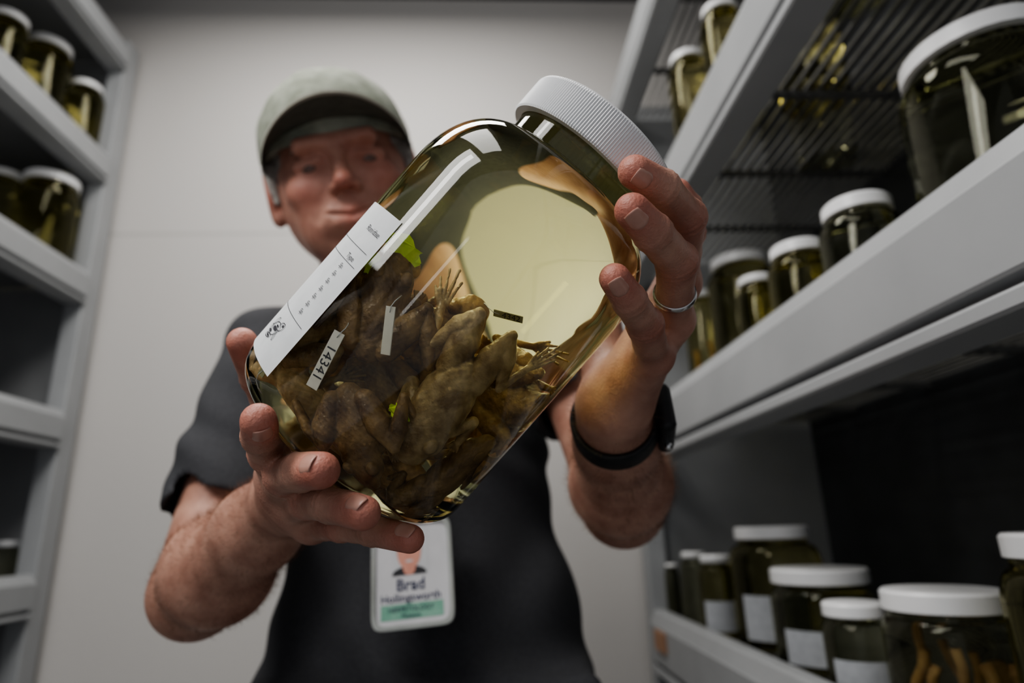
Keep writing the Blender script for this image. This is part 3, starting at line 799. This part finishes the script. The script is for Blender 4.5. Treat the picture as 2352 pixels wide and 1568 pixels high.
for j in range(n):
    a=2*math.pi*j/n
    for (r_,h_) in prf: V.append((r_*math.cos(a),r_*math.sin(a),h_))
m=len(prf)
for j in range(n):
    for i in range(m):
        Fc.append((j*m+i,((j+1)%n)*m+i,((j+1)%n)*m+(i+1)%m,j*m+(i+1)%m))
rg=mk("ring",V,Fc,M_silver,smooth=True); rg.matrix_world=frame(rc,e1,e2,ax); tag(rg,"plain silver wedding band worn on a finger","ring")
wd=nrm(elR-wrR); wc=wrR+wd*.030; outw=nrm(R*.93+U*.2-F*.25); outw=nrm(outw-wd*(outw@wd)); w2=np.cross(wd,outw)
wm=frame(wc,outw,w2,wd)
wa=empty("wristwatch",wm); tag(wa,"black smartwatch with rubber strap worn on the wrist","watch")
V=[];Fc=[];n=72;prf=[(.0290,-.012),(.0322,-.0125),(.0332,-.010),(.0332,.010),(.0322,.0125),(.0290,.012)]
m=len(prf)
for j in range(n):
    a=2*math.pi*j/n
    for (r_,h_) in prf: V.append((r_*math.cos(a),r_*math.sin(a),h_+.0))
for j in range(n):
    for i in range(m):
        Fc.append((j*m+i,((j+1)%n)*m+i,((j+1)%n)*m+(i+1)%m,j*m+(i+1)%m))
mk("strap",V,Fc,M_black,smooth=True,parent=wa)
v_,f_=sdf([RBox((.0365,0,0),(.001,.014,.020),.0048,.001)],.0008); mesh_fast("watch_case",v_,f_,M_black,parent=wa)
v_,f_=sdf([RBox((.0417,0,0),(.0003,.014,.020),.0012,.001)],.0006); mesh_fast("watch_screen",v_,f_,M_screen,parent=wa)
v_,f_=sdf([Cap((.037,.019,.006),(.037,.0205,.006),.003,.003,.001)],.0006); mesh_fast("watch_crown",v_,f_,M_silver,parent=wa)

# ------------------------------------------------------------------ badge
bc=P(947,1314,.665); bx=nrm(P(1040,1297,.665)-P(850,1320,.668)); bz=nrm(nrm(C-bc)*.9+np.array([0,0,.15])); bz=nrm(bz-bx*(bz@bx)); by=np.cross(bz,bx)
bw,bh=.0435,.0545
bd=empty("name_badge",frame(bc,bx,by,bz)); tag(bd,"clear-framed photo identity badge with green band hanging on the t-shirt","badge")
V=[];Fc=[]
def rr_pt(a,hw,hh,rad):
    c_,s_=math.cos(a),math.sin(a); e=10.0
    k_=(abs(c_/hw)**e+abs(s_/hh)**e)**(-1/e); return (k_*c_,k_*s_)
n=96
for i in range(n):
    a=2*math.pi*i/n
    for (d_,z_) in ((-.0042,-.002),(0,-.002),(.0006,.0005),(0,.003),(-.0042,.003)):
        x_,y_=rr_pt(a,bw+d_,bh+d_,0); V.append((x_,y_,z_))
for i in range(n):
    for j in range(5):
        Fc.append((i*5+j,((i+1)%n)*5+j,((i+1)%n)*5+(j+1)%5,i*5+(j+1)%5))
k=len(V); a,b=boxg((-.012,bh-.001,-.001),(.012,bh+.012,.002)); V+=a; Fc+=[tuple(q+k for q in w) for w in b]
mk("badge_frame",V,Fc,mat("frosted_plastic",(.33,.35,.33),.12,(.42,.44,.42),30,coat=.8),parent=bd)
v,f=boxg((-bw+.003,-bh+.003,-.0015),(bw-.003,bh-.003,0)); card=mk("badge_card",v,f,M_card,parent=bd)
v,f=boxg((-.022,-.002,.0001),(.018,.046,.0003)); mk("badge_photo",v,f,M_photo,parent=card)
def disc(name,cx,cy,rx,ry,z,m,ymin=-.002):
    n=28; v=[(cx+rx*math.cos(2*math.pi*i/n),max(cy+ry*math.sin(2*math.pi*i/n),ymin),z) for i in range(n)]; return mk(name,v,[tuple(range(n))],m,parent=card)
disc("photo_shoulders",-.003,-.001,.0185,.008,.0004,M_shirt); disc("photo_hair",-.003,.026,.0140,.019,.0005,M_hair); disc("photo_neck",-.003,.007,.007,.010,.00055,M_face); disc("photo_head",-.003,.021,.0130,.018,.0006,M_face)
for s in(1,-1): disc("photo_eye",-.003+s*.005,.024,.002,.001,.0007,M_brow)
disc("photo_mouth",-.003,.012,.004,.0012,.0007,M_card)
v,f=boxg((-.034,-.045,.0001),(.032,-.0300,.0003)); mk("green_band",v,f,M_green,parent=card)
TVb=[];TFb=[]
for s,size,yy,bo in(("Brad",.0165,-.0120,.0002),("Hollingsworth",.0112,-.0245,.00005),("HERPETOLOGY",.0070,-.0355,0),("Museum",.0060,-.0418,0)):
    v,f=text_geo(s,size,bold=bo);k=len(TVb);TVb+=[(q[0]-.002,q[1]+yy,.0008) for q in v];TFb+=[tuple(w+k for w in t) for t in f]
mk("badge_text",TVb,TFb,M_inkb,parent=card)
v,f=boxg((-.006,bh+.010,-.0008),(.006,bh+.10,.0006)); mk("strap",v,f,M_black,parent=bd)

# ------------------------------------------------------------------ light
def area(name,loc,look,sx,sy,e,col=(1,1,1),ydir=None):
    L=bpy.data.lights.new(name,'AREA'); L.shape='RECTANGLE'; L.size=sx; L.size_y=sy; L.energy=e; L.color=col
    o=bpy.data.objects.new(name,L); COL.objects.link(o)
    z=nrm(np.array(loc)-np.array(look)); y=np.array((0,0,1.) if ydir is None else ydir,float)
    if abs(z@nrm(y))>.98: y=np.array((0,1.,0))
    y=nrm(y-z*(y@z)); x=np.cross(y,z); o.matrix_world=frame(loc,x,y,z); return o
sl=np.array((-.86,-.10,2.02))+aw*.18
area("side_lamp",sl,(-.02,.38,1.25),.40,.66,8.5,(1,.98,.95),aw)
area("side_lamp_core",sl+nrm(np.array((-.02,.38,1.25))-sl)*.01,(-.02,.38,1.25),.10,.56,2.4,(1,.98,.95),aw)
area("tube_lamp",(-.53,-.92,1.34),(-.02,.38,1.2),.06,.30,.22,(1,.98,.96),aw)
area("ceiling_lamp",(-.35,.0,2.80),(-.35,.0,0),.4,1.0,9,(1,.98,.95))
area("rear_ceiling_lamp",(-.30,.98,2.80),(-.30,.98,0),.9,.35,17,(1,.97,.93))
w=bpy.data.worlds.new("World"); scene.world=w; w.use_nodes=True
w.node_tree.nodes['Background'].inputs[0].default_value=(.90,.93,1,1); w.node_tree.nodes['Background'].inputs[1].default_value=.42
